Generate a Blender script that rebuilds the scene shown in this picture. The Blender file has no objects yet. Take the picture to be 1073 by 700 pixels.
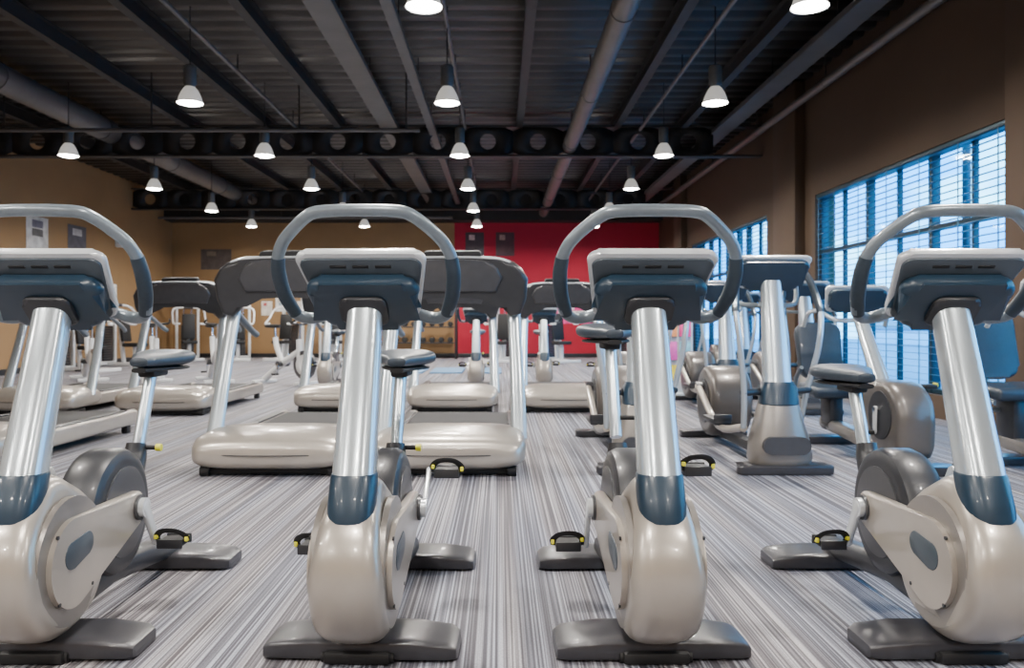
import bpy, bmesh, math, random
from mathutils import Vector, Matrix
random.seed(4)
R=math.radians
scene=bpy.context.scene
COL=scene.collection

# ------------------------------------------------------------ materials
def mat(name,col,rough=.5,metal=0.0,var=.08,scale=25.,coat=0.0,emis=None,es=0.0,bump=0.0,bscale=400.):
    m=bpy.data.materials.new(name); m.use_nodes=True
    nt=m.node_tree; b=nt.nodes['Principled BSDF']
    tc=nt.nodes.new('ShaderNodeTexCoord'); n=nt.nodes.new('ShaderNodeTexNoise')
    n.inputs['Scale'].default_value=scale; n.inputs['Detail'].default_value=3
    nt.links.new(tc.outputs['Object'],n.inputs['Vector'])
    r=nt.nodes.new('ShaderNodeValToRGB')
    c0=[max(0,c*(1-var)) for c in col]; c1=[min(1,c*(1+var)) for c in col]
    r.color_ramp.elements[0].position=.3; r.color_ramp.elements[1].position=.7
    r.color_ramp.elements[0].color=(*c0,1); r.color_ramp.elements[1].color=(*c1,1)
    nt.links.new(n.outputs['Fac'],r.inputs['Fac']); nt.links.new(r.outputs['Color'],b.inputs['Base Color'])
    b.inputs['Roughness'].default_value=rough; b.inputs['Metallic'].default_value=metal
    b.inputs['Coat Weight'].default_value=coat
    if emis: b.inputs['Emission Color'].default_value=(*emis,1); b.inputs['Emission Strength'].default_value=es
    if bump:
        n2=nt.nodes.new('ShaderNodeTexNoise'); n2.inputs['Scale'].default_value=bscale
        nt.links.new(tc.outputs['Object'],n2.inputs['Vector'])
        bp=nt.nodes.new('ShaderNodeBump'); bp.inputs['Strength'].default_value=bump
        nt.links.new(n2.outputs['Fac'],bp.inputs['Height']); nt.links.new(bp.outputs['Normal'],b.inputs['Normal'])
    return m

SILV=mat('silver_plastic',(.42,.38,.33),.30,.42,.04,8,.35)
SILV2=mat('grey_silver_panel',(.25,.23,.21),.33,.42,.04,8,.2)
HOUSD=mat('dark_taupe_housing',(.125,.112,.102),.33,.3,.05,8,.25)
COLM=mat('column_paint',(.60,.67,.71),.22,.6,.03,6,.4)
RIM=mat('pale_rim',(.66,.69,.71),.25,.35,.03,8,.3)
SLATE=mat('slate_plastic',(.013,.032,.055),.33,0,.06,20,.15)
PANEL=mat('slate_grey_panel',(.050,.066,.082),.36,0,.06,20,.1)
DARK=mat('dark_grey_plastic',(.020,.021,.025),.40,0,.1,20,.1,bump=.05)
MID=mat('mid_grey_plastic',(.044,.045,.050),.36,0,.08,20,.15)
TCON=mat('treadmill_console_plastic',(.026,.027,.030),.35,0,.08,20,.15)
FOOT=mat('foot_grey_plastic',(.034,.034,.040),.34,.1,.08,30,.15,bump=.08)
BLACK=mat('black_rubber',(.006,.006,.007),.6,0,.2,40)
GRIP=mat('blue_grey_grip',(.17,.205,.235),.30,.35,.06,40,.25)
GRIPD=mat('dark_grip_rubber',(.022,.036,.052),.48,0,.1,80,bump=.15)
BELT=mat('running_belt',(.02,.02,.022),.75,0,.2,200)
SCR=mat('screen_glass',(.01,.012,.016),.08,0,.1,5,.5)
YEL=mat('yellow_plastic',(.75,.72,.03),.4,0,.05)
CHR=mat('chrome',(.65,.67,.7),.15,.95,.03)
WHITE=mat('white_paint',(.70,.71,.71),.35,0,.03)
SADD=mat('saddle_vinyl',(.024,.036,.052),.40,0,.08,60,.1)
BLUE=mat('blue_foam',(.12,.25,.42),.7,0,.1,20)
LAMPG=mat('lamp_housing_grey',(.10,.105,.105),.45,.3,.1)
GLOW=mat('lamp_glow',(1,1,1),.5,0,0,5,0,(1,.94,.85),80.)
SHADE=mat('lamp_shade_acrylic',(.50,.53,.55),.3,.1,.05,10,0,(1,.94,.85),.45)
STEEL=mat('ceiling_steel',(.038,.036,.035),.6,.3,.15,3)
STEELL=mat('ceiling_tray_grey',(.125,.12,.115),.5,.3,.1,3)
PIPE=mat('pipe_grey',(.13,.122,.115),.45,.2,.1,3)

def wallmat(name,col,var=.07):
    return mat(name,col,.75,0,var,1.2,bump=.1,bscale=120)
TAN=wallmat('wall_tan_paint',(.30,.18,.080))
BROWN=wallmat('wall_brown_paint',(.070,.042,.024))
RED=wallmat('wall_red_paint',(.40,.006,.030))
SOFF=wallmat('soffit_dark',(.018,.016,.015))

def carpet():
    m=bpy.data.materials.new('striped_carpet'); m.use_nodes=True
    nt=m.node_tree; L=nt.links; b=nt.nodes['Principled BSDF']
    tc=nt.nodes.new('ShaderNodeTexCoord')
    def nz(sx,sy,det,off):
        mp=nt.nodes.new('ShaderNodeMapping'); mp.inputs['Scale'].default_value=(sx,sy,1); mp.inputs['Location'].default_value=(off,0,off)
        L.new(tc.outputs['Object'],mp.inputs['Vector'])
        n=nt.nodes.new('ShaderNodeTexNoise'); n.inputs['Scale'].default_value=1; n.inputs['Detail'].default_value=det
        L.new(mp.outputs['Vector'],n.inputs['Vector']); return n
    a=nz(112,.28,1,3.1); r=nt.nodes.new('ShaderNodeValToRGB')
    e=r.color_ramp.elements; e[0].position=.38; e[0].color=(.068,.064,.078,1); e[1].position=.63; e[1].color=(.41,.41,.44,1)
    x=e.new(.47); x.color=(.130,.124,.142,1); x=e.new(.54); x.color=(.225,.220,.242,1)
    L.new(a.outputs['Fac'],r.inputs['Fac'])
    c=nz(9,.2,2,9.2); r2=nt.nodes.new('ShaderNodeValToRGB'); e=r2.color_ramp.elements
    e[0].position=.38; e[0].color=(.86,.91,1.0,1); e[1].position=.62; e[1].color=(1.0,.95,.91,1)
    L.new(c.outputs['Fac'],r2.inputs['Fac'])
    mx=nt.nodes.new('ShaderNodeMix'); mx.data_type='RGBA'; mx.blend_type='MULTIPLY'; mx.inputs[0].default_value=1
    L.new(r.outputs['Color'],mx.inputs[6]); L.new(r2.outputs['Color'],mx.inputs[7])
    d=nt.nodes.new('ShaderNodeTexNoise'); d.inputs['Scale'].default_value=160; d.inputs['Detail'].default_value=2
    L.new(tc.outputs['Object'],d.inputs['Vector'])
    r3=nt.nodes.new('ShaderNodeValToRGB'); e=r3.color_ramp.elements; e[0].position=.35;e[0].color=(.75,.75,.75,1);e[1].position=.65;e[1].color=(1.1,1.1,1.1,1)
    L.new(d.outputs['Fac'],r3.inputs['Fac'])
    m2=nt.nodes.new('ShaderNodeMix'); m2.data_type='RGBA'; m2.blend_type='MULTIPLY'; m2.inputs[0].default_value=1
    L.new(mx.outputs[2],m2.inputs[6]); L.new(r3.outputs['Color'],m2.inputs[7])
    L.new(m2.outputs[2],b.inputs['Base Color']); b.inputs['Roughness'].default_value=.7
    bp=nt.nodes.new('ShaderNodeBump'); bp.inputs['Strength'].default_value=.3; bp.inputs['Distance'].default_value=.01
    L.new(a.outputs['Fac'],bp.inputs['Height']); L.new(bp.outputs['Normal'],b.inputs['Normal'])
    return m
CARPET=carpet()

GL=bpy.data.materials.new('window_glass'); GL.use_nodes=True
nt=GL.node_tree; nt.nodes.clear(); o=nt.nodes.new('ShaderNodeOutputMaterial'); t=nt.nodes.new('ShaderNodeBsdfTransparent'); g=nt.nodes.new('ShaderNodeBsdfGlossy')
t.inputs['Color'].default_value=(.58,.88,1.0,1); g.inputs['Roughness'].default_value=.03; mx=nt.nodes.new('ShaderNodeMixShader'); mx.inputs[0].default_value=.05
nt.links.new(t.outputs[0],mx.inputs[1]); nt.links.new(g.outputs[0],mx.inputs[2]); nt.links.new(mx.outputs[0],o.inputs['Surface'])
FRAME=mat('window_frame_dark',(.012,.045,.07),.4,.3,.1)
SLAT=mat('blind_slat',(.03,.16,.27),.4,.1,.08)

# ------------------------------------------------------------ mesh builder
def catmull(pts,res):
    pts=[Vector(p) for p in pts]
    if len(pts)<3 or res<=1: return pts
    P=[pts[0]*2-pts[1]]+pts+[pts[-1]*2-pts[-2]]
    out=[]
    for i in range(1,len(P)-2):
        p0,p1,p2,p3=P[i-1:i+3]
        for k in range(res):
            t=k/res
            out.append(.5*((2*p1)+(p2-p0)*t+(2*p0-5*p1+4*p2-p3)*t*t+(3*p1-p0-3*p2+p3)*t**3))
    out.append(pts[-1]); return out
def hull(points):
    pts=sorted(set((round(a,5),round(b,5)) for a,b in points))
    def cr(o,a,b): return (a[0]-o[0])*(b[1]-o[1])-(a[1]-o[1])*(b[0]-o[0])
    lo=[]
    for p in pts:
        while len(lo)>=2 and cr(lo[-2],lo[-1],p)<=0: lo.pop()
        lo.append(p)
    up=[]
    for p in reversed(pts):
        while len(up)>=2 and cr(up[-2],up[-1],p)<=0: up.pop()
        up.append(p)
    return lo[:-1]+up[:-1]
def circ(cx,cy,r,n=40,ry=None):
    ry=ry or r
    return [(cx+r*math.cos(2*math.pi*i/n),cy+ry*math.sin(2*math.pi*i/n)) for i in range(n)]
def rrect(w,h,r,cx=0,cy=0,wt=None,n=6):
    wt=wt or w; out=[]
    for (sx,sy,a0,ww) in ((1,-1,-90,w),(1,1,0,wt),(-1,1,90,wt),(-1,-1,180,w)):
        for k in range(n+1):
            a=R(a0+90*k/n); out.append((cx+sx*(ww/2-r)+r*math.cos(a),cy+sy*(h/2-r)+r*math.sin(a)))
    return out
def sring(axis,pos,c0,c1,h0,h1,n=2.6,N=32):
    out=[]
    for i in range(N):
        a=2*math.pi*i/N; c=math.cos(a); s=math.sin(a)
        u=c0+h0*math.copysign(abs(c)**(2/n),c); v=c1+h1*math.copysign(abs(s)**(2/n),s)
        out.append({'z':(u,v,pos),'y':(u,pos,v),'x':(pos,u,v)}[axis])
    return out

class Part:
    def __init__(s): s.bm=bmesh.new(); s.mats=[]; s.M=Matrix.Identity(4)
    def _mi(s,m):
        if m not in s.mats: s.mats.append(m)
        return s.mats.index(m)
    def _merge(s,t,m,fn=None):
        mi=s._mi(m)
        bmesh.ops.recalc_face_normals(t,faces=t.faces)
        for f in t.faces: f.material_index=mi; f.smooth=True
        if fn:
            for v in t.verts: v.co=fn(v.co)
        bmesh.ops.transform(t,matrix=s.M,verts=t.verts)
        me=bpy.data.meshes.new('tmp'); t.to_mesh(me); t.free(); s.bm.from_mesh(me); bpy.data.meshes.remove(me)
    def box(s,size,loc,m,bevel=.0,rot=(0,0,0),seg=2):
        t=bmesh.new(); bmesh.ops.create_cube(t,size=1)
        for v in t.verts: v.co=Vector((v.co.x*size[0],v.co.y*size[1],v.co.z*size[2]))
        if bevel: bmesh.ops.bevel(t,geom=t.edges[:],offset=bevel,segments=seg,affect='EDGES',profile=.5)
        Mx=Matrix.Translation(loc)@Matrix.Rotation(rot[2],4,'Z')@Matrix.Rotation(rot[1],4,'Y')@Matrix.Rotation(rot[0],4,'X')
        bmesh.ops.transform(t,matrix=Mx,verts=t.verts); s._merge(t,m)
    def loft(s,rings,m,fn=None,cap=True):
        t=bmesh.new(); V=[[t.verts.new(p) for p in r] for r in rings]; N=len(rings[0])
        for a,b in zip(V[:-1],V[1:]):
            for i in range(N): t.faces.new((a[i],a[(i+1)%N],b[(i+1)%N],b[i]))
        if cap: t.faces.new(V[0]); t.faces.new(V[-1])
        s._merge(t,m,fn)
    def tube(s,pts,r,m,N=12,res=6,flat=None):
        P=catmull(pts,res); n=len(P)
        rr=r if isinstance(r,(list,tuple)) else None
        T=[(P[min(i+1,n-1)]-P[max(i-1,0)]).normalized() for i in range(n)]
        ref=Vector((0,0,1)) if abs(T[0].z)<.9 else Vector((0,1,0))
        nrm=(ref-T[0]*ref.dot(T[0])).normalized(); rings=[]
        for i in range(n):
            nrm=(nrm-T[i]*nrm.dot(T[i])).normalized(); bn=T[i].cross(nrm)
            if rr:
                f=i/(n-1)*(len(rr)-1); k=min(int(f),len(rr)-2); ra=rr[k]+(rr[k+1]-rr[k])*(f-k)
            else: ra=r
            fx,fy=flat or (1,1)
            rings.append([P[i]+nrm*math.cos(2*math.pi*j/N)*ra*fx+bn*math.sin(2*math.pi*j/N)*ra*fy for j in range(N)])
        s.loft(rings,m)
    def cyl(s,p0,p1,r0,m,r1=None,N=24): s.tube([p0,p1],[r0,r0 if r1 is None else r1],m,N,1)
    def prism(s,outline,axis,a,b,m,bevel=0,seg=2,fn=None):
        mp={'z':lambda u,v,w:(u,v,w),'y':lambda u,v,w:(u,w,v),'x':lambda u,v,w:(w,u,v)}[axis]
        t=bmesh.new(); A=[t.verts.new(mp(u,v,a)) for u,v in outline]; B=[t.verts.new(mp(u,v,b)) for u,v in outline]
        N=len(A)
        fa=t.faces.new(A); fb=t.faces.new(B)
        for i in range(N): t.faces.new((A[i],A[(i+1)%N],B[(i+1)%N],B[i]))
        if bevel:
            ed=list(fa.edges)+list(fb.edges)
            bmesh.ops.bevel(t,geom=ed,offset=bevel,segments=seg,affect='EDGES',profile=.5)
        s._merge(t,m,fn)
    def disc_loft(s,outline,xs,cy,cz,m,fn=None):
        rings=[[(x,cy+(u-cy)*k,cz+(v-cz)*k) for u,v in outline] for x,k in xs]
        s.loft(rings,m,fn)
    def lathe(s,prof,c,m,N=28):
        rings=[[(c[0]+r*math.cos(2*math.pi*i/N),c[1]+r*math.sin(2*math.pi*i/N),c[2]+h) for i in range(N)] for r,h in prof]
        s.loft(rings,m)
    def obj(s,name,parent=None,origin=(0,0,0),label=None,sharp=38,parent_origin=(0,0,0)):
        me=bpy.data.meshes.new(name)
        O=Vector(origin)
        for v in s.bm.verts: v.co-=O
        s.bm.to_mesh(me); s.bm.free()
        for m in s.mats: me.materials.append(m)
        me.set_sharp_from_angle(angle=R(sharp))
        ob=bpy.data.objects.new(name,me); COL.objects.link(ob)
        ob.location=O-Vector(parent_origin)
        if parent: ob.parent=parent
        if label: ob['label']=label
        return ob

def thing(name,label,cat,loc,rz=0,group=None):
    e=bpy.data.objects.new(name,None); e.empty_display_size=.2; COL.objects.link(e)
    e.location=loc; e.rotation_euler=(0,0,rz); e['label']=label; e['category']=cat
    if group: e['group']=group
    return e
def top(ob,label,cat,group=None):
    ob['label']=label; ob['category']=cat
    if group: ob['group']=group
    return ob
def copy_tree(src,parent=None):
    o=src.copy(); COL.objects.link(o); o.parent=parent
    for c in src.children: copy_tree(c,o)
    return o
def place(src,loc,rz=0,label=None):
    o=copy_tree(src); o.location=loc; o.rotation_euler=(0,0,rz)
    if label: o['label']=label
    return o
def kid(o,base):
    for c in o.children_recursive:
        if c.name.split('.')[0]==base: return c
def struct(ob): ob['kind']='structure'; return ob

# ------------------------------------------------------------ room
XL,XR,YF,YB,H=-9.7,4.7,-5.0,24.0,4.75
p=Part(); p.box((XR-XL+.6,YB-YF+.6,.1),((XL+XR)/2,(YF+YB)/2,-.05),CARPET); struct(p.obj('floor'))
t=Part(); prof=[]; y=YF-.2
while y<YB+.2:
    prof+= [(y,H+.07),(y+.05,H),(y+.20,H),(y+.25,H+.07)]; y+=.34
bm=t.bm; a=[bm.verts.new((XL-.2,q[0],q[1])) for q in prof]; b=[bm.verts.new((XR+.2,q[0],q[1])) for q in prof]
for i in range(len(prof)-1): bm.faces.new((a[i],a[i+1],b[i+1],b[i]))
t.mats=[mat('ceiling_deck',(.070,.064,.060),.5,.2,.2,1.5)]
ce=t.obj('ceiling'); struct(ce)
sm=ce.modifiers.new('solid','SOLIDIFY'); sm.thickness=.03; sm.offset=0
Z0,Z1=.25,2.93
wins=[(7.45,12.1),(14.3,19.9),(1.3,6.2)]  # last span is an unseen window, added for side light on the bikes
p=Part(); segs=[]; y=YF
for a_,b_ in sorted(wins):
    segs.append((y,a_)); y=b_
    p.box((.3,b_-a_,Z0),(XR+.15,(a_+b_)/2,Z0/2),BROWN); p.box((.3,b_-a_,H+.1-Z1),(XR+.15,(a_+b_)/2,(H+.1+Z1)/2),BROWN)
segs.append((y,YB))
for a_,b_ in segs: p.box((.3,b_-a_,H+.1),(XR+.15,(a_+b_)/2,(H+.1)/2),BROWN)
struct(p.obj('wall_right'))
p=Part(); p.box((.3,YB-YF,H+.1),(XL-.15,(YF+YB)/2,(H+.1)/2),TAN); struct(p.obj('wall_left'))
p=Part(); p.box((8.35,.3,H+.1),(XL+8.35/2,YB+.15,(H+.1)/2),TAN); p.box((XR-XL-8.35,.3,H+.1),((XL+8.35+XR)/2,YB+.15,(H+.1)/2),RED); struct(p.obj('wall_back'))
p=Part(); p.box((XR-XL,.3,H+.1),((XL+XR)/2,YF-.15,(H+.1)/2),TAN); struct(p.obj('wall_front'))
p=Part(); p.box((XR-XL,.6,H-3.98),((XL+XR)/2,YB-.3,(H+3.98)/2),SOFF); struct(p.obj('trim_1'))
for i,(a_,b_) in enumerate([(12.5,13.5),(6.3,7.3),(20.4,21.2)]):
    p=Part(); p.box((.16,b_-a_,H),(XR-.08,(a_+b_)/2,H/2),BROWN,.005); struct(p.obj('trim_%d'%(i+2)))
for nm,sz,lc in (('baseboard_back',(XR-XL,.03,.12),((XL+XR)/2,YB-.015,.06)),('baseboard_left',(.03,YB-YF,.12),(XL+.015,(YF+YB)/2,.06))):
    p=Part(); p.box(sz,lc,DARK,.004); struct(p.obj(nm))
for i,(a_,b_) in enumerate(wins):
    w=thing('window_%d'%(i+1),'','', (XR+.12,a_,Z0)); del w['label']; del w['category']; w['kind']='structure'
    W=b_-a_; Hh=Z1-Z0
    p=Part(); n=4 if W>5.2 else 3
    for k in range(n+1):
        yy=min(max(W*k/n,.035),W-.035); p.box((.10,.08,Hh),(0,yy,Hh/2),FRAME,.005)
    for z in (.03,Hh*.36,Hh*.68,Hh-.03): p.box((.09,W,.06),(0,W/2,z),FRAME,.004)
    for k in range(n): p.box((.06,.04,Hh),(0,W*(k+.5)/n,Hh/2),FRAME,.003)
    p.obj('window_frame',w)
    p=Part(); p.box((.008,W-.1,Hh-.08),(.03,W/2,Hh/2),GL); p.obj('window_pane',w)
    p=Part(); z=.06
    while z<Hh-.06:
        p.box((.028,W-.06,.004),(-.09,W/2,z),SLAT,0,(0,R(10),0)); z+=.075
    for k in range(n*2+1):
        yy=min(max(W*k/(n*2),.1),W-.1)+.12 if k<n*2 else W-.1
        p.box((.003,.022,Hh-.1),(-.11,yy,Hh/2),SLAT)
    p.box((.05,W-.04,.05),(-.09,W/2,Hh-.03),FRAME,.004)
    p.obj('window_blind',w)
p=Part(); p.box((60,90,.1),(XR+.35+30,20,-.3),mat('pavement',(.10,.25,.36),.8)); struct(p.obj('ground'))
OUTW=mat('facade_pale_panel',(.40,.72,.90),.5); OUTG=mat('facade_dark_glazing',(.04,.16,.26),.2)
bld=thing('office_building','pale panelled building with dark glazed bands outside','building',(XR+22,30,-.25))
p=Part(); p.box((6,46,3.4),(0,0,1.7),OUTW,.02); p.obj('facade',bld)
for z in (1.1,2.5):
    p=Part(); p.box((.1,44,.6),(-3.03,0,z),OUTG,.01); p.obj('glazing_band',bld)
for yy in (9.6,12.4,15.6,19.5,24.,29.):
    p=Part(); p.cyl((XR+3.5,yy*1.15,-.26),(XR+3.5,yy*1.15,6.5),.07,FRAME); top(p.obj('steel_post',origin=(XR+3.5,yy*1.15,-.25)),'dark painted steel post outside the glazing','post','outdoor posts')

# ------------------------------------------------------------ ceiling services
def beam(name,label,cat,x,y0,y1,z,w,h,m,group=None):
    p=Part(); L=y1-y0; c=(x,(y0+y1)/2,z)
    p.box((w,L,.015),(x,c[1],z-h/2),m); p.box((w,L,.015),(x,c[1],z+h/2),m); p.box((.015,L,h),(x,c[1],z),m)
    return top(p.obj(name,origin=(x,y0,z)),label,cat,group)
for x in (-8.3,-5.6,-4.2,-2.9,.35,2.1,3.3):
    beam('steel_joist','dark painted steel joist fixed under the ribbed ceiling','beam',x,YF,YB-.6,H-.12,.12,.2,STEEL,'ceiling joists')
def tray(x,z,w):
    p=Part(); L=YB-.6-YF; cy=(YB-.6+YF)/2
    p.box((w,L,.012),(x,cy,z),STEELL); 
    for s_ in(-1,1): p.box((.012,L,.07),(x+s_*w/2,cy,z+.035),STEELL)
    yy=YF+1
    while yy<YB-1:
        for s_ in(-1,1): p.cyl((x+s_*w*.4,yy,z),(x+s_*w*.4,yy,H+.01),.008,STEEL,N=6)
        yy+=2.2
    top(p.obj('cable_tray',origin=(x,YF,z)),'grey metal cable tray hung under the ceiling on rods','cable tray','cable trays')
tray(-1.95,4.45,.30); tray(3.95,4.42,.30); tray(-1.2,4.4,.12)
def pipe(x,z,r,label,m=PIPE):
    p=Part(); p.cyl((x,YF,z),(x,YB-.6,z),r,m)
    yy=YF+1.2
    while yy<YB-1:
        p.cyl((x,yy,z),(x,yy+.04,z),r*1.08,m); p.cyl((x,yy+.02,z+r*.9),(x,yy+.02,H+.01),.01,STEEL,N=6); yy+=3
    top(p.obj('ceiling_pipe' if r<.16 else 'air_duct',origin=(x,YF,z)),label,'pipe' if r<.16 else 'duct','ceiling pipes')
pipe(1.25,4.2,.13,'thick grey insulated pipe hung along the ceiling')
pipe(-7.0,4.45,.2,'large round grey air duct hung along the ceiling')
pipe(4.5,4.35,.06,'slim grey pipe running along the wall top')
pipe(-.62,4.5,.025,'thin lighting conduit under the ceiling')
pipe(2.52,4.5,.03,'thin lighting conduit under the ceiling')
pipe(-3.63,4.5,.03,'thin lighting conduit under the ceiling')
def cell_beam(y,z0,z1,lbl):
    p=Part(); bm=p.bm; p.mats=[STEEL]; hgt=z1-z0; cw=hgt*1.7; x=XL+.02; rr=hgt*.27; N=16
    while x+cw<XR:
        cx=x+cw/2; cz=(z0+z1)/2; A=[];B=[]
        for i in range(N):
            a=2*math.pi*i/N; c,s=math.cos(a),math.sin(a); k=1/max(abs(c)/(cw/2),abs(s)/(hgt/2))
            A.append(bm.verts.new((cx+rr*c,y,cz+rr*s))); B.append(bm.verts.new((cx+k*c,y,cz+k*s)))
        for i in range(N): bm.faces.new((A[i],A[(i+1)%N],B[(i+1)%N],B[i]))
        x+=cw
    w=XR-XL-.02
    for z in (z0,z1): p.box((w,.18,.025),((XL+XR)/2,y,z),STEEL)
    o=p.obj('cellular_beam',origin=(XL,y,z0)); top(o,lbl,'beam','cross beams')
    s_=o.modifiers.new('s','SOLIDIFY'); s_.thickness=.012; s_.offset=0
for y in (14.6,21.4): cell_beam(y,4.02,4.55,'dark steel cellular beam with round web holes spanning the room')
p=Part(); p.cyl((-9.6,12.1,3.9),(-1.2,12.1,3.9),.03,STEELL)
for x in (-8.8,-7.4,-5.2,-3,-1.4): p.cyl((x,12.1,3.9),(x,12.1,H+.01),.012,STEEL,N=8)
top(p.obj('lighting_rail',origin=(-9.6,12.1,3.9)),'thin grey suspended rail with hanger rods','rail')
p=Part(); p.cyl((XL+.02,YB-1,4.0),(-1.35,YB-1,4.0),.04,STEELL)
for x in (-8.8,-6.2,-4.5,-2.4): p.cyl((x,YB-1,4.0),(x,YB-1,H+.01),.012,STEEL,N=8)
top(p.obj('lighting_rail',origin=(-9.6,YB-1,3.9)),'thin grey suspended rail with hanger rods','rail')

# pendant lamps
def lamp_proto(loc):
    l=thing('pendant_lamp','grey high-bay pendant lamp with lit bell shade','ceiling lamp',loc,0,'high-bay pendant lamps')
    p=Part(); p.cyl((0,0,.42),(0,0,1.13),.008,STEEL,N=8); p.obj('suspension_rod',l)
    p=Part(); p.lathe([(.01,.44),(.055,.44),(.075,.42),(.075,.22),(.06,.20),(.05,.17),(.06,.16)],(0,0,0),LAMPG); p.obj('lamp_housing',l)
    p=Part(); prof=[(.055,.19),(.075,.17),(.105,.12),(.13,.06),(.145,0),(.152,-.005),(.148,.0),(.138,.02),(.122,.07),(.098,.12),(.07,.16),(.05,.18)]
    p.loft([[(r*math.cos(2*math.pi*i/28),r*math.sin(2*math.pi*i/28),h) for i in range(28)] for r,h in prof],SHADE,cap=False); p.obj('lamp_shade',l)
    p=Part(); p.lathe([(.02,.03),(.125,.03),(.134,.018),(.130,.004),(.09,-.016),(.02,-.024)],(0,0,0),GLOW); p.obj('lamp_lens',l)
    li=bpy.data.lights.new('lamp_bulb','AREA'); li.shape='DISK'; li.size=.26; li.energy=105; li.color=(1,.935,.86); li.spread=R(168)
    lo=bpy.data.objects.new('lamp_bulb',li); COL.objects.link(lo); lo.parent=l; lo.location=(0,0,-.03)
    return l
LP=None
for x in (-6.65,-3.63,-.62,2.52):
    for y in (-2.8,.3,3.4,6.6,9.5,12.5,15.6,18.7,21.7):
        if x==-3.63 and y==6.6: continue
        if x==-6.65 and y in(3.4,6.6,9.5): continue
        if LP is None: LP=lamp_proto((x,y,3.6))
        else: place(LP,(x,y,3.6))

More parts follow.
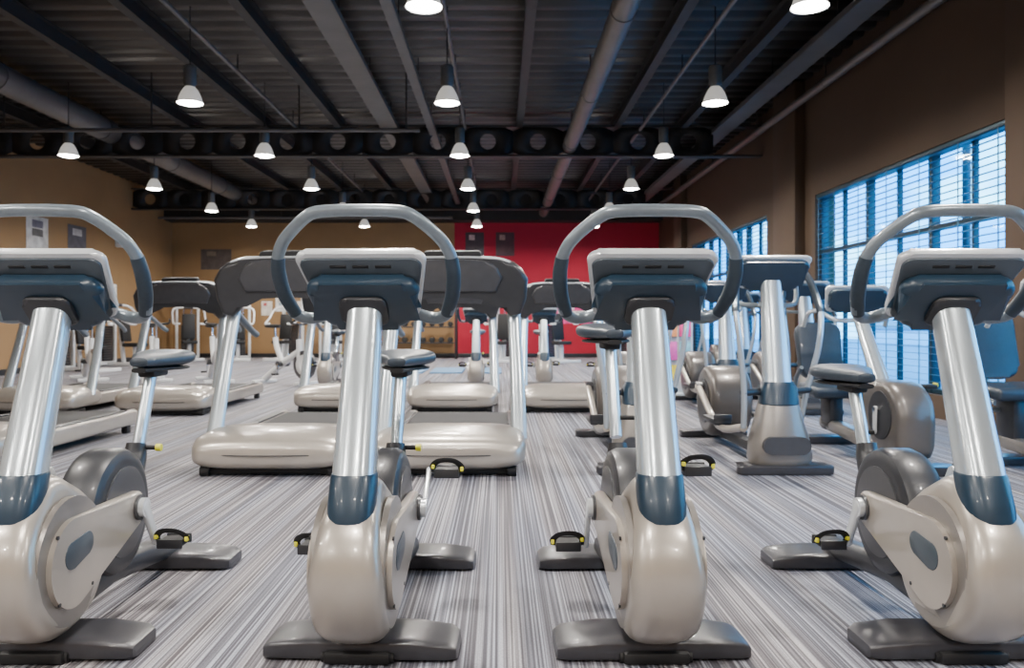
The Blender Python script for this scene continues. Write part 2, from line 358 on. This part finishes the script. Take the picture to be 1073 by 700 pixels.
# ------------------------------------------------------------ exercise bike
def build_bike(loc,rz):
    t=thing('exercise_bike','silver upright exercise bike with grey looped handlebar','exercise bike',loc,rz,'upright exercise bikes')
    p=Part()
    ft=[(-.30,.020,.070,.015),(-.296,.038,.084,.022),(-.27,.052,.100,.03),(-.16,.066,.104,.035),(-.06,.066,.104,.035),(.06,.066,.104,.035),(.16,.066,.104,.035),(.27,.052,.100,.03),(.296,.038,.084,.022),(.30,.020,.070,.015)]
    def foot(p,yc,sx):
        p.loft([sring('x',x*sx,yc,h/2+.003,hy,h/2,6,32) for x,h,hy,_ in ft],FOOT)
    foot(p,-.345,1.0)
    p.box((.20,.05,.035),(0,-.445,.02),BLACK,.008); p.cyl((-.11,-.44,.018),(-.07,-.44,.018),.018,BLACK); p.cyl((.07,-.44,.018),(.11,-.44,.018),.018,BLACK)
    p.obj('front_foot',t)
    p=Part(); foot(p,.56,.97); p.obj('rear_foot',t)
    p=Part(); p.loft([sring('y',y,0,z,.05,.045,3) for y,z in ((-.30,.12),(.0,.14),(.3,.11),(.56,.08))],DARK)
    p.obj('base_rail',t)
    out=hull(circ(-.415,.300,.238,56)+circ(-.435,.48,.09,40))
    p=Part()
    def fn(c):
        k=1.0 if c.z<.30 else 1-.34*min(1,(c.z-.30)/.26)
        if c.z<.14: k=1-.25*((.14-c.z)/.08)**1.5 if c.z>.05 else .7
        return Vector((c.x*k,c.y,c.z))
    p.disc_loft(out,[(-.108,.80),(-.106,.86),(-.098,.92),(-.082,.965),(-.055,.99),(-.02,1),(.02,1),(.055,.99),(.082,.965),(.098,.92),(.106,.86),(.108,.80)],-.41,.31,SILV,fn)
    p.obj('front_housing',t)
    p=Part(); o2=circ(-.0,.355,.225,56)
    p.disc_loft(o2,[(-.075,.80),(-.074,.86),(-.064,.95),(-.04,1),(.04,1),(.064,.95),(.074,.86),(.075,.80)],-.0,.355,DARK)
    p.disc_loft(circ(-.0,.355,.16,40),[(-.082,.9),(-.08,1),(.08,1),(.082,.9)],-.0,.355,MID)
    p.obj('wheel_cover',t)
    p=Part(); p.tube([(0,-.0,.30),(0,.14,.40),(0,.235,.50),(0,.255,.56)],[.07,.06,.045,.036],DARK,16); p.obj('seat_socket',t)
    for s_ in (-1,1):
        p=Part()
        o3=hull(circ(-.43,.30,.135,48)+circ(-.0,.37,.058,30))
        p.prism(o3,'x',s_*.085,s_*.124,SILV,.014,3)
        p.prism(circ(-.415,.302,.195,48),'x',s_*.088,s_*.107,SILV2,.006)
        o4=hull(circ(-.45,.325,.042,24)+circ(-.36,.342,.036,24))
        p.prism(o4,'x',s_*.12,s_*.1265,PANEL,.003)
        for yy,zz in ((-.52,.20),(-.33,.205),(-.53,.40)): p.cyl((s_*.12,yy,zz),(s_*.1255,yy,zz),.006,DARK,N=12)
        p.obj('side_cover',t)
    def rc(z,k=1.0):
        f=(z-.42)/(1.13-.42); y=-.545+f*.235; hx=(.068-.012*f)*k; hy=(.062-.016*f)*k
        return sring('z',z,0,y,hx,hy,2.6,32)
    p=Part()
    p.loft([rc(z,k) for z,k in ((.56,.99),(.60,.99),(.8,.98),(1.0,.97),(1.13,.97))],COLM); p.obj('column',t)
    p=Part()
    p.loft([rc(.405,.35),rc(.407,.60),rc(.415,.78),rc(.43,.93),rc(.455,1.03),rc(.50,1.07),rc(.578,1.05),rc(.585,1.0)],SLATE); p.obj('column_collar',t)
    cp=Vector((0,-.325,1.15)); M=Matrix.Translation(cp)@Matrix.Rotation(R(136),4,'X')
    p=Part(); p.M=M; p.prism(rrect(.33,.28,.035,0,0,.405),'z',-.014,.012,RIM,.010,3)
    p.prism(rrect(.305,.258,.03,0,-.006,.378),'z',.006,.020,PANEL,.006)
    p.prism(rrect(.29,.20,.05,0,-.035,.355),'z',.012,.070,SLATE,.028,4)
    p.prism(rrect(.15,.12,.03,0,-.045,.15),'z',.06,.085,DARK,.012,3)
    for q in (-.07,0,.07): p.box((.05,.010,.004),(q,.095,.021),BLACK,.001)
    con=p.obj('console',t,origin=cp)
    p=Part(); p.M=M; p.prism(rrect(.24,.17,.01,0,.01,.29),'z',-.018,-.012,SCR,.001); p.obj('screen',con,origin=cp,parent_origin=cp)
    half=[(.04,-.29,1.09),(.13,-.215,1.065),(.20,-.20,1.045),(.25,-.235,1.06),(.272,-.285,1.12),(.279,-.325,1.185),(.274,-.35,1.235),(.250,-.375,1.282),(.205,-.40,1.325),(.165,-.42,1.354),(.135,-.43,1.366),(.085,-.436,1.370)]
    path=[(-x,y,z) for x,y,z in half]+[(0,-.438,1.371)]+half[::-1]
    p=Part(); p.tube(path,.0195,GRIP,16,6); hb=p.obj('handlebar',t)
    for s_ in(-1,1):
        p=Part(); p.tube([(s_*x,y,z) for x,y,z in half[3:7]],[.021,.0235,.0235,.022],GRIPD,16,6); p.obj('grip',hb)
    p=Part(); p.tube([(0,.245,.47),(0,.40,.85)],.024,COLM,20,1,(1.15,1)); p.cyl((.02,.258,.545),(.085,.25,.545),.009,BLACK); p.cyl((.08,.25,.545),(.10,.25,.545),.014,YEL)
    p.obj('seat_post',t)
    p=Part(); st=[(-.15,.022,.862,.010),(-.145,.035,.864,.018),(-.10,.048,.865,.024),(-.03,.07,.866,.026),(.03,.105,.868,.029),(.08,.128,.872,.032),(.12,.125,.876,.032),(.145,.105,.878,.026),(.152,.07,.878,.016)]
    p.loft([sring('y',.42+a,0,z+.01,hx,hz,2.8,28) for a,hx,z,hz in st],SADD)
    p.loft([sring('y',.42+a,0,.842,hx*.8,.010,2.6,28) for a,hx,z,hz in st[1:-1]],BLACK)
    p.box((.07,.14,.035),(0,.41,.828),BLACK,.01)
    p.obj('saddle',t)
    ax=Vector((0,-.0,.37)); p=Part()
    p.cyl((-.15,0,.37),(.15,0,.37),.018,CHR); 
    for s_ in(1,-1):
        p.cyl((s_*.122,0,.37),(s_*.134,0,.37),.045,MID); p.cyl((s_*.132,0,.37),(s_*.152,0,.37),.034,RIM)
        o=hull(circ(0,.37,.024,20)+circ(s_*.17,.37,.016,20)); p.prism(o,'x',s_*.138,s_*.154,RIM,.004)
    cr=p.obj('crank',t,origin=ax)
    for s_ in(1,-1):
        o=Vector((s_*.155,s_*.17,.37)); p=Part(); cx=s_*.215
        p.cyl(o,(cx,o.y,.37),.008,CHR,N=12)
        p.box((.09,.095,.024),(cx,o.y,.37),BLACK,.008)
        for q in(-1,1): p.box((.092,.012,.034),(cx,o.y+q*.045,.37),DARK,.004)
        p.tube([(cx-.05,o.y-.01,.37),(cx-.052,o.y-.03,.395),(cx-.025,o.y-.05,.418),(cx+.025,o.y-.05,.418),(cx+.052,o.y-.03,.395),(cx+.05,o.y-.01,.37)],.0045,BLACK,8,5,(1,2.6))
        p.box((.012,.022,.018),(cx+s_*.055,o.y-.025,.385),YEL,.003); p.box((.012,.022,.014),(cx-s_*.05,o.y-.04,.395),YEL,.003)
        p.obj('pedal',cr,origin=o,parent_origin=ax)
    return t
def set_bike(b,ang,sz=0.0):
    c=kid(b,'crank'); c.rotation_euler=(R(ang),0,0)
    for k in c.children: k.rotation_euler=(R(-ang),0,0)
    s=kid(b,'saddle'); s.location.z+=sz; s.location.y+=sz*.4
    s=kid(b,'seat_post'); s.location.z+=sz; s.location.y+=sz*.4
BIKE=build_bike((-1.415,2.9,0),R(0))
B2=place(BIKE,(-.415,2.9,0),R(-2.0)); B3=place(BIKE,(.462,2.9,0),R(1.2),'silver upright exercise bike with raised saddle'); B4=place(BIKE,(1.425,2.9,0),0)
far=[place(BIKE,(x,y,0),0,'silver upright exercise bike in the far row') for x,y in ((-.36,12.6),(.66,12.6),(1.6,12.6),(-2.6,12.6))]
set_bike(B2,38,-.0); set_bike(B3,118,.11); set_bike(B4,120,-.06); set_bike(BIKE,-58,.0)

# ------------------------------------------------------------ treadmill
def build_treadmill(loc):
    t=thing('treadmill','silver treadmill with dark curved console and wide motor hood','treadmill',loc,0,'treadmills')
    p=Part()
    p.loft([sring('y',y,0,(a+b)/2,hx,(b-a)/2,4,40) for y,hx,a,b in ((0,.43,.10,.19),(.012,.47,.075,.225),(.05,.505,.055,.26),(.14,.525,.045,.29),(.35,.525,.045,.31),(.55,.52,.05,.30),(.68,.50,.06,.25),(.72,.47,.08,.2))],SILV)
    p.obj('motor_hood',t)
    p=Part(); p.tube([(-.50,.05,.155),(-.25,-.002,.152),(0,-.008,.15),(.25,-.002,.152),(.50,.05,.155)],.004,DARK,8,8); 
    p.box((.9,.3,.05),(0,.25,.035),BLACK,.01)
    for s_ in(-1,1): p.cyl((s_*.40,.10,.035),(s_*.46,.10,.035),.035,BLACK); 
    p.obj('hood_bumper',t)
    p=Part(); p.box((.84,1.6,.02),(0,1.38,.19),BELT,.004); p.box((.78,1.5,.08),(0,1.38,.13),BLACK,.01)
    p.cyl((-.40,2.16,.16),(.40,2.16,.16),.04,BELT); p.obj('running_belt',t)
    for s_ in(-1,1):
        p=Part(); p.prism(rrect(.09,.14,.03,s_*.455,.14),'y',.5,2.24,SILV,.02,3); p.box((.07,1.3,.012),(s_*.45,1.4,.213),DARK,.004)
        p.box((.06,.08,.07),(s_*.45,2.1,.036),BLACK,.01); p.obj('side_rail',t)
    for s_ in(-1,1):
        p=Part(); p.tube([(s_*.485,.42,.20),(s_*.478,.54,.5),(s_*.468,.66,.8),(s_*.45,.78,1.16)],[.05,.045,.042,.04],COLM,16,6,(.75,1.2)); p.obj('upright',t)
        p=Part(); p.tube([(s_*.46,.70,1.16),(s_*.48,.86,1.12),(s_*.48,1.05,1.05),(s_*.475,1.25,.97),(s_*.46,1.35,.93)],.026,GRIP,12,5); p.obj('handrail',t)
    cp=Vector((0,.70,1.10)); M=Matrix.Translation(cp)@Matrix.Rotation(R(12),4,'X')
    topc=[]; 
    for k in range(21):
        u=-1+2*k/20; x=.555*math.copysign(abs(u)**.9,u); z=.42-.03*abs(u)**2-.13*abs(u)**8; topc.append((x,z))
    bot=[(.545,.12),(.505,.0),(.43,-.02),(.38,.03),(.34,.09),(.2,.12),(0,.13),(-.2,.12),(-.34,.09),(-.38,.03),(-.43,-.02),(-.505,.0),(-.545,.12)]
    p=Part(); p.M=M; p.prism(topc+bot,'y',-.06,.08,TCON,.035,4)
    p.prism([(x*.66,.06+z*.84) for x,z in topc]+[(.32,.17),(-.32,.17)],'y',-.08,-.02,MID,.02,3)
    con=p.obj('console',t,origin=cp)
    p=Part(); p.M=M; p.tube([(x*.93,-.01,z+.004) for x,z in topc[2:-2]],.011,RIM,10,2,(1,3.4)); p.obj('console_trim',con,origin=cp,parent_origin=cp)
    p=Part(); p.M=M; p.prism(rrect(.42,.07,.02,0,.43),'y',-.03,.05,BLACK,.01); p.box((.3,.005,.04),(0,.055,.43),SCR); p.obj('display',con,origin=cp,parent_origin=cp)
    return t
TM=build_treadmill((-1.55,5.35,0))
tl=[(-.35,5.35),(-3.93,5.45),(-3.75,8.9),(-.55,9.2),(.75,9.2),(-1.85,9.2),(-5.2,8.9)]
for x,y in tl: place(TM,(x,y,0))

# ------------------------------------------------------------ cross trainer
def build_cross(loc):
    t=thing('cross_trainer','silver and grey cross trainer with curved moving arms','cross trainer',loc,0,'cross trainers')
    p=Part(); p.prism(rrect(.66,.2,.04,0,.1,.58),'z',.004,.065,FOOT,.016,3); p.obj('front_foot',t)
    p=Part(); p.prism(rrect(.60,.16,.04,0,1.9,.6),'z',.004,.06,FOOT,.016,3); p.obj('rear_foot',t)
    p=Part(); p.box((.10,1.8,.08),(0,1.0,.09),DARK,.02); p.obj('base_rail',t)
    p=Part(); p.loft([sring('z',z,0,y,hx,hy,2.8,32) for z,y,hx,hy in ((.06,.16,.20,.13),(.10,.16,.215,.15),(.22,.17,.20,.15),(.36,.18,.16,.13),(.48,.19,.13,.11),(.52,.19,.11,.09))],SILV2)
    p.prism(hull(circ(-.10,.2,.06)+circ(.10,.2,.06)),'y',-.01,.03,MID,.01)
    p.obj('front_housing',t)
    p=Part(); p.loft([sring('z',z,0,y,hx,hy,2.6,32) for z,y,hx,hy in ((.50,.18,.10,.07),(.7,.22,.095,.065),(1.0,.27,.085,.06),(1.33,.34,.07,.05))],COLM); p.obj('column',t)
    p=Part(); p.loft([sring('z',z,0,y,hx,hy,2.6,32) for z,y,hx,hy in ((.44,.165,.09,.08),(.47,.17,.135,.10),(.58,.195,.13,.095),(.62,.2,.105,.08))],SLATE); p.obj('column_collar',t)
    cp=Vector((0,.33,1.39)); M=Matrix.Translation(cp)@Matrix.Rotation(R(124),4,'X')
    p=Part(); p.M=M; p.prism(rrect(.44,.26,.035,0,0,.54),'z',-.012,.012,RIM,.010,3); p.prism(rrect(.40,.235,.05,0,-.006,.50),'z',.006,.06,SLATE,.024,4)
    con=p.obj('console',t,origin=cp)
    p=Part(); p.M=M; p.prism(rrect(.32,.17,.01,0,.01,.40),'z',-.016,-.010,SCR,.001); p.obj('screen',con,origin=cp,parent_origin=cp)
    p=Part(); p.tube([(-.08,.33,1.15),(-.2,.42,1.17),(-.24,.5,1.28),(-.2,.5,1.36)],.018,GRIP); p.tube([(.08,.33,1.15),(.2,.42,1.17),(.24,.5,1.28),(.2,.5,1.36)],.018,GRIP)
    p.tube([(-.1,.33,1.15),(.1,.33,1.15)],.018,GRIP,12,1); p.obj('fixed_handlebar',t)
    for s_ in(-1,1):
        p=Part(); dy=.12*s_
        p.tube([(s_*.24,.30+dy,.30),(s_*.26,.22+dy,.55),(s_*.31,.14+dy,.85),(s_*.335,.16+dy,1.1),(s_*.31,.26+dy,1.30),(s_*.27,.36+dy,1.42)],.021,COLM,12,6)
        p.tube([(s_*.335,.16+dy,1.1),(s_*.31,.26+dy,1.30),(s_*.27,.36+dy,1.43)],.026,GRIPD,12,6)
        p.cyl((s_*.1,.2,.55),(s_*.27,.22+dy,.55),.025,DARK); p.obj('moving_arm',t)
        p=Part(); p.tube([(s_*.24,.30+dy,.30),(s_*.22,.9,.26+dy*.3),(s_*.22,1.55,.36-dy)],.028,SILV,12,4)
        p.cyl((s_*.17,1.55,.36-dy),(s_*.24,1.55,.36-dy),.04,MID)
        p.box((.14,.36,.05),(s_*.22,.95,.30+dy*.3),DARK,.02); p.box((.14,.02,.06),(s_*.22,.78,.33+dy*.3),DARK,.008); p.obj('foot_plate',t)
    p=Part(); o=circ(1.55,.36,.30,48)
    p.disc_loft(o,[(-.17,.82),(-.168,.88),(-.15,.96),(-.11,1),(.11,1),(.15,.96),(.168,.88),(.17,.82)],1.55,.36,HOUSD)
    p.prism(circ(1.55,.36,.19,40),'x',-.178,.178,MID,.008); p.obj('flywheel_housing',t)
    return t
CT=build_cross((.98,5.45,0))
for x,y in ((1.93,5.45),(1.6,8.9),(2.55,8.9),(3.5,9.0),(2.85,12.4),(3.8,12.4)): place(CT,(x,y,0))

# ------------------------------------------------------------ recumbent bike
def build_recumbent(loc):
    t=thing('recumbent_bike','grey and silver recumbent exercise bike with padded dark seat','exercise bike',loc,0,'recumbent exercise bikes')
    p=Part(); p.prism(rrect(.60,.18,.04,0,.09,.54),'z',.004,.065,FOOT,.016,3); p.obj('front_foot',t)
    p=Part(); p.prism(rrect(.60,.18,.04,0,1.55,.54),'z',.004,.065,FOOT,.016,3); p.obj('rear_foot',t)
    p=Part(); p.box((.12,1.5,.10),(0,.85,.13),SILV2,.03,(R(4),0,0)); p.obj('base_rail',t)
    p=Part(); o=hull(circ(.28,.36,.26,48)+circ(.50,.5,.12,30)+circ(.15,.2,.12,30))
    p.disc_loft(o,[(-.13,.8),(-.128,.87),(-.11,.95),(-.07,1),(.07,1),(.11,.95),(.128,.87),(.13,.8)],.3,.36,HOUSD)
    p.prism(circ(.30,.38,.17,40),'x',-.136,.136,DARK,.008); p.obj('front_housing',t)
    ax=Vector((0,.32,.42)); p=Part(); p.cyl((-.17,.32,.42),(.17,.32,.42),.02,CHR)
    for s_ in(1,-1):
        p.prism(hull(circ(.32,.42,.024,20)+circ(.32,.42+s_*.16,.016,20)),'x',s_*.15,s_*.165,RIM,.004)
    cr=p.obj('crank',t,origin=ax)
    for s_ in(1,-1):
        p=Part(); p.cyl((s_*.165,.32,.42+s_*.16),(s_*.26,.32,.42+s_*.16),.008,CHR); p.box((.09,.09,.03),(s_*.22,.32,.42+s_*.16),BLACK,.008); p.box((.015,.05,.03),(s_*.27,.32,.43+s_*.16),YEL,.004)
        p.obj('pedal',cr,origin=ax,parent_origin=ax)
    p=Part(); p.tube([(0,.50,.50),(0,.68,.75),(0,.88,1.02),(0,1.0,1.18)],[.07,.06,.052,.045],COLM,20,5); p.obj('column',t)
    cp=Vector((0,1.0,1.22)); M=Matrix.Translation(cp)@Matrix.Rotation(R(118),4,'X')
    p=Part(); p.M=M; p.prism(rrect(.44,.22,.035,0,0,.50),'z',-.012,.014,RIM,.011,3); p.prism(rrect(.40,.19,.05,0,-.0,.46),'z',.008,.06,SLATE,.024,4)
    con=p.obj('console',t,origin=cp)
    p=Part(); p.M=M; p.prism(rrect(.30,.15,.01,0,.01,.36),'z',-.016,-.010,SCR,.001); p.obj('screen',con,origin=cp,parent_origin=cp)
    p=Part()
    for s_ in(-1,1): p.tube([(0,.93,1.05),(s_*.18,.93,1.05),(s_*.29,1.0,1.12),(s_*.32,1.12,1.1),(s_*.33,1.2,1.0)],.018,COLM,12,5)
    p.obj('handlebar',t)
    p=Part(); p.box((.44,.40,.09),(0,1.45,.46),SADD,.035,(R(4),0,0),4); p.obj('seat',t)
    p=Part(); p.box((.12,.22,.32),(0,1.45,.28),DARK,.03); p.obj('seat_carriage',t)
    p=Part(); p.prism(rrect(.36,.50,.09,0,.0,.40),'y',-.04,.05,SADD,.03,4); 
    for v in p.bm.verts: v.co=Matrix.Translation((0,1.72,.78))@Matrix.Rotation(R(-14),4,'X')@v.co
    p.tube([(0,1.62,.36),(0,1.76,.46),(0,1.81,.80)],.03,COLM,12,5)
    p.obj('backrest',t)
    p=Part()
    for s_ in(-1,1): p.tube([(s_*.05,1.5,.40),(s_*.27,1.5,.43),(s_*.31,1.42,.56),(s_*.31,1.3,.66)],.018,GRIP,12,5)
    p.obj('side_handle',t)
    return t
RB=build_recumbent((2.8,5.4,0))
r2=place(RB,(3.66,4.35,0))
for c in ('seat','seat_carriage','backrest'):
    k=kid(r2,c); k.location.z+=.08

# ------------------------------------------------------------ spin bikes
def build_spin(loc,rz):
    t=thing('indoor_cycle','white indoor training cycle with exposed flywheel','exercise bike',loc,rz,'white indoor cycles')
    for q in(-.5,.5):
        p=Part(); p.box((.5,.09,.06),(0,q,.03),WHITE,.015); p.obj('base_foot',t)
    p=Part(); p.tube([(0,-.5,.06),(0,-.35,.35),(0,-.32,.75)],.05,WHITE,12,4); p.tube([(0,-.33,.55),(0,.1,.32),(0,.5,.06)],.055,WHITE,12,4)
    p.tube([(0,.05,.33),(0,.2,.6),(0,.24,.78)],.045,WHITE,12,3); p.obj('frame',t)
    p=Part(); p.disc_loft(circ(-.45,.33,.24,40),[(-.03,.9),(-.025,1),(.025,1),(.03,.9)],-.45,.33,MID); p.prism(circ(-.45,.33,.17,30),'x',-.04,.04,WHITE,.01); p.obj('flywheel',t)
    p=Part(); p.cyl((0,.23,.7),(0,.26,.95),.02,CHR); p.loft([sring('y',.27+a,0,.97,hx,.03,2.5,20) for a,hx in ((-.14,.025),(-.05,.05),(.05,.10),(.12,.10),(.14,.07))],BLACK); p.obj('saddle',t)
    p=Part(); p.cyl((0,-.32,.7),(0,-.34,1.0),.02,CHR); p.tube([(-.2,-.5,1.08),(-.2,-.35,1.02),(0,-.33,1.0),(.2,-.35,1.02),(.2,-.5,1.08)],.018,BLACK,10,5); p.obj('handlebar',t)
    p=Part(); p.cyl((-.12,.06,.34),(.12,.06,.34),.05,MID)
    for s_ in(-1,1): p.box((.02,.04,.19),(s_*.12,.06,.34+s_*.09),CHR,.005); p.box((.09,.09,.03),(s_*.17,.06,.34+s_*.17),BLACK,.006)
    p.obj('crank',t)
    return t
SP=build_spin((-3.6,13.6,0),R(58))
place(SP,(-6.15,14.4,0),R(30)); place(SP,(-5.0,14.2,0),R(28)); place(SP,(-7.4,14.6,0),R(35)); place(SP,(-2.2,15.0,0),R(40))

# ------------------------------------------------------------ strength machines
def build_machine(loc,rz):
    t=thing('strength_machine','white framed seated strength machine with dark weight stack and pads','gym machine',loc,rz,'strength machines')
    p=Part()
    for x in(-.28,.28): p.box((.07,.09,1.95),(x,.45,.975),WHITE,.015)
    p.box((.63,.09,.08),(0,.45,1.92),WHITE,.015); p.box((.63,.09,.08),(0,.45,.06),WHITE,.015)
    p.box((.09,1.2,.08),(0,-.1,.04),WHITE,.015); p.box((.7,.09,.07),(0,-.7,.035),WHITE,.015)
    p.box((.08,.08,.42),(0,-.30,.25),WHITE,.015); p.box((.08,.08,1.0),(0,.05,.55),WHITE,.015,(R(-6),0,0)); p.obj('frame',t)
    p=Part(); z=.14
    for k in range(14): p.box((.34,.10,.055),(0,.45,z+k*.06),DARK,.008)
    for x in(-.1,.1): p.cyl((x,.45,.1),(x,.45,1.88),.010,CHR,N=8)
    p.obj('weight_stack',t)
    p=Part(); p.box((.40,.44,.09),(0,-.30,.50),BLACK,.03); p.obj('seat',t)
    p=Part(); p.box((.34,.08,.70),(0,-.03,.92),BLACK,.03,(R(-8),0,0)); p.obj('backrest',t)
    p=Part()
    for s_ in(-1,1): p.tube([(s_*.10,.15,1.45),(s_*.38,.10,1.40),(s_*.42,-.15,1.15),(s_*.40,-.45,1.0),(s_*.25,-.50,1.0)],.026,WHITE,12,5)
    p.cyl((-.12,.15,1.45),(.12,.15,1.45),.04,MID); p.cyl((0,.15,1.45),(0,.42,1.5),.03,WHITE); p.obj('press_arm',t)
    return t
SM=build_machine((-8.6,22.4,0),R(25))
for x,y,r_ in ((-7.2,22.3,15),(-5.9,22.4,-10),(-4.6,22.3,20),(-9.0,19.4,80),(-8.9,17.2,75),(.1,21.6,-15),(1.5,21.4,20),(3.2,21.8,-30),(-3.2,20.2,60)): place(SM,(x,y,0),R(r_))

# ------------------------------------------------------------ dumbbell rack, mats
rk=thing('dumbbell_rack','black tiered steel dumbbell rack against the wall','rack',(-2.2,23.2,0))
for s_ in(-1,1):
    p=Part(); p.box((.06,.5,1.6),(s_*.95,0,.8),BLACK,.01); p.obj('rack_upright',rk)
for z in (.45,.9,1.35):
    p=Part(); p.box((1.9,.32,.03),(0,0,z),DARK,.005); p.obj('shelf',rk)
db=None
for z in (.465,.915,1.365):
    for k in range(7):
        loc=(-2.2-.78+k*.26,23.2,z+.072)
        if db is None:
            db=thing('dumbbell','black rubber hexagonal dumbbell resting on rack','dumbbell',loc,0,'dumbbells on the rack')
            p=Part(); p.cyl((0,-.1,0),(0,.1,0),.016,CHR); p.obj('handle',db)
            for s_ in(-1,1):
                p=Part(); p.prism(circ(0,0,.08,6),'y',s_*.06,s_*.14,BLACK,.01); p.obj('weight_head',db)
        else: place(db,loc)
for k in range(3):
    p=Part(); p.prism(rrect(.65,1.7,.05,0,0),'z',0,.03,BLUE,.008); o=p.obj('exercise_mat'); o.location=(-1.9+k*.8,17.2,.001); top(o,'light blue foam exercise mat lying on carpet','exercise mat','blue exercise mats')

def poster(x,y,z,w,h,cols,label,axis='y'):
    p=Part()
    ms=[mat('print_%d'%random.randint(0,99999),c,.5,0,.25,6) for c in cols]
    if axis=='y':
        p.box((w,.008,h),(x,y-.0030,z),ms[0])
        for k,m in enumerate(ms[1:]):
            p.box((w*(.3+.2*(k%2)),.003,h*.22),(x+w*(-.15+.2*(k%3)),y-.0075,z+h*(.28-.26*k)),m)
    else:
        p.box((.008,w,h),(x+.0030,y,z),ms[0])
        for k,m in enumerate(ms[1:]): p.box((.003,w*.5,h*.22),(x+.0075,y,z+h*(.28-.26*k)),m)
    return top(p.obj('poster',origin=(x,y,z)),label,'poster')
W_=(.8,.8,.78)
for i in range(6):
    poster(-6.9+i*.42,YB,1.45+.12*(i%2),.32,.42,[W_,(.5,.45,.4),(.3,.35,.4)] if i%2 else [(.75,.7,.62),(.5,.1,.1)],'small pale printed notice on tan wall')
poster(-.75,YB,3.35,.55,.7,[(.05,.03,.04),(.5,.35,.33)],'small dark photo print on red wall')
poster(.15,YB,3.35,.55,.7,[(.07,.02,.03),(.4,.25,.22)],'small dark photo print on red wall')
poster(2.2,YB,1.3,1.4,.60,[(.75,.04,.25),(.9,.6,.7),(.85,.75,.75)],'bright magenta printed sign on red wall')
poster(-8.4,YB,2.9,.9,.6,[(.10,.08,.07),(.2,.16,.12)],'dark framed print on tan wall')
poster(XL,17.0,2.9,.8,.7,[(.6,.6,.58),(.15,.15,.2),(.1,.1,.1)],'white framed print on tan wall','x')
poster(XL,18.6,2.9,.8,.7,[(.08,.08,.1),(.5,.5,.5)],'dark framed print on tan wall','x')
ds=thing('brochure_stand','white brochure stand filled with pink and yellow leaflets','stand',(2.42,11.45,0),R(-8))
p=Part(); p.box((.62,.3,.04),(0,0,.02),WHITE,.01); p.box((.6,.04,1.15),(0,.08,.60),WHITE,.01); p.obj('stand_frame',ds)
cols=[(.8,.04,.25),(.85,.65,.03),(.75,.75,.72),(.7,.08,.40),(.2,.5,.6),(.85,.3,.1)]
for r_ in range(3):
    for c_ in range(3):
        p=Part(); p.box((.16,.012,.26),(-.19+c_*.19,.02,.30+r_*.33),mat('leaflet_%d'%(r_*3+c_),cols[(r_*2+c_)%6],.5,0,.2,12),.002,(R(-10),0,0)); p.obj('leaflet_pocket',ds)
p=Part(); p.box((.22,.18,.34),(XL+.11,20.5,3.1),WHITE,.03); top(p.obj('wall_speaker',origin=(XL+.11,20.5,3.1)),'small white wall speaker on tan wall','speaker')

# ------------------------------------------------------------ world
w=bpy.data.worlds.new('world'); scene.world=w; w.use_nodes=True; nt=w.node_tree; bg=nt.nodes['Background']
tc=nt.nodes.new('ShaderNodeTexCoord'); n=nt.nodes.new('ShaderNodeTexNoise'); n.inputs['Scale'].default_value=6; n.inputs['Detail'].default_value=5
mp=nt.nodes.new('ShaderNodeMapping'); mp.inputs['Scale'].default_value=(1,1,3); nt.links.new(tc.outputs['Generated'],mp.inputs[0]); nt.links.new(mp.outputs[0],n.inputs['Vector'])
r=nt.nodes.new('ShaderNodeValToRGB'); r.color_ramp.elements[0].position=.44; r.color_ramp.elements[0].color=(.02,.36,.85,1); r.color_ramp.elements[1].position=.64; r.color_ramp.elements[1].color=(.55,.88,1,1)
nt.links.new(n.outputs['Fac'],r.inputs['Fac']); nt.links.new(r.outputs['Color'],bg.inputs['Color']); bg.inputs['Strength'].default_value=11
for i,(a_,b_) in enumerate(wins):
    li=bpy.data.lights.new('portal','AREA'); li.shape='RECTANGLE'; li.size=Z1-Z0; li.size_y=b_-a_; li.cycles.is_portal=True
    lo=bpy.data.objects.new('window_portal',li); COL.objects.link(lo); lo.location=(XR+.32,(a_+b_)/2,(Z0+Z1)/2); lo.rotation_euler=(0,R(90),0)

# ------------------------------------------------------------ camera
cd=bpy.data.cameras.new('camera'); cam=bpy.data.objects.new('camera',cd); COL.objects.link(cam)
cam.location=(0,0,1.03); cam.rotation_euler=(R(90),0,0); cd.lens=850/1073*36; cd.sensor_width=36
cd.shift_x=12.5/1073; cd.shift_y=-12/1073; cd.clip_end=200
cd.dof.use_dof=True; cd.dof.focus_distance=2.7; cd.dof.aperture_fstop=4.5
scene.camera=cam
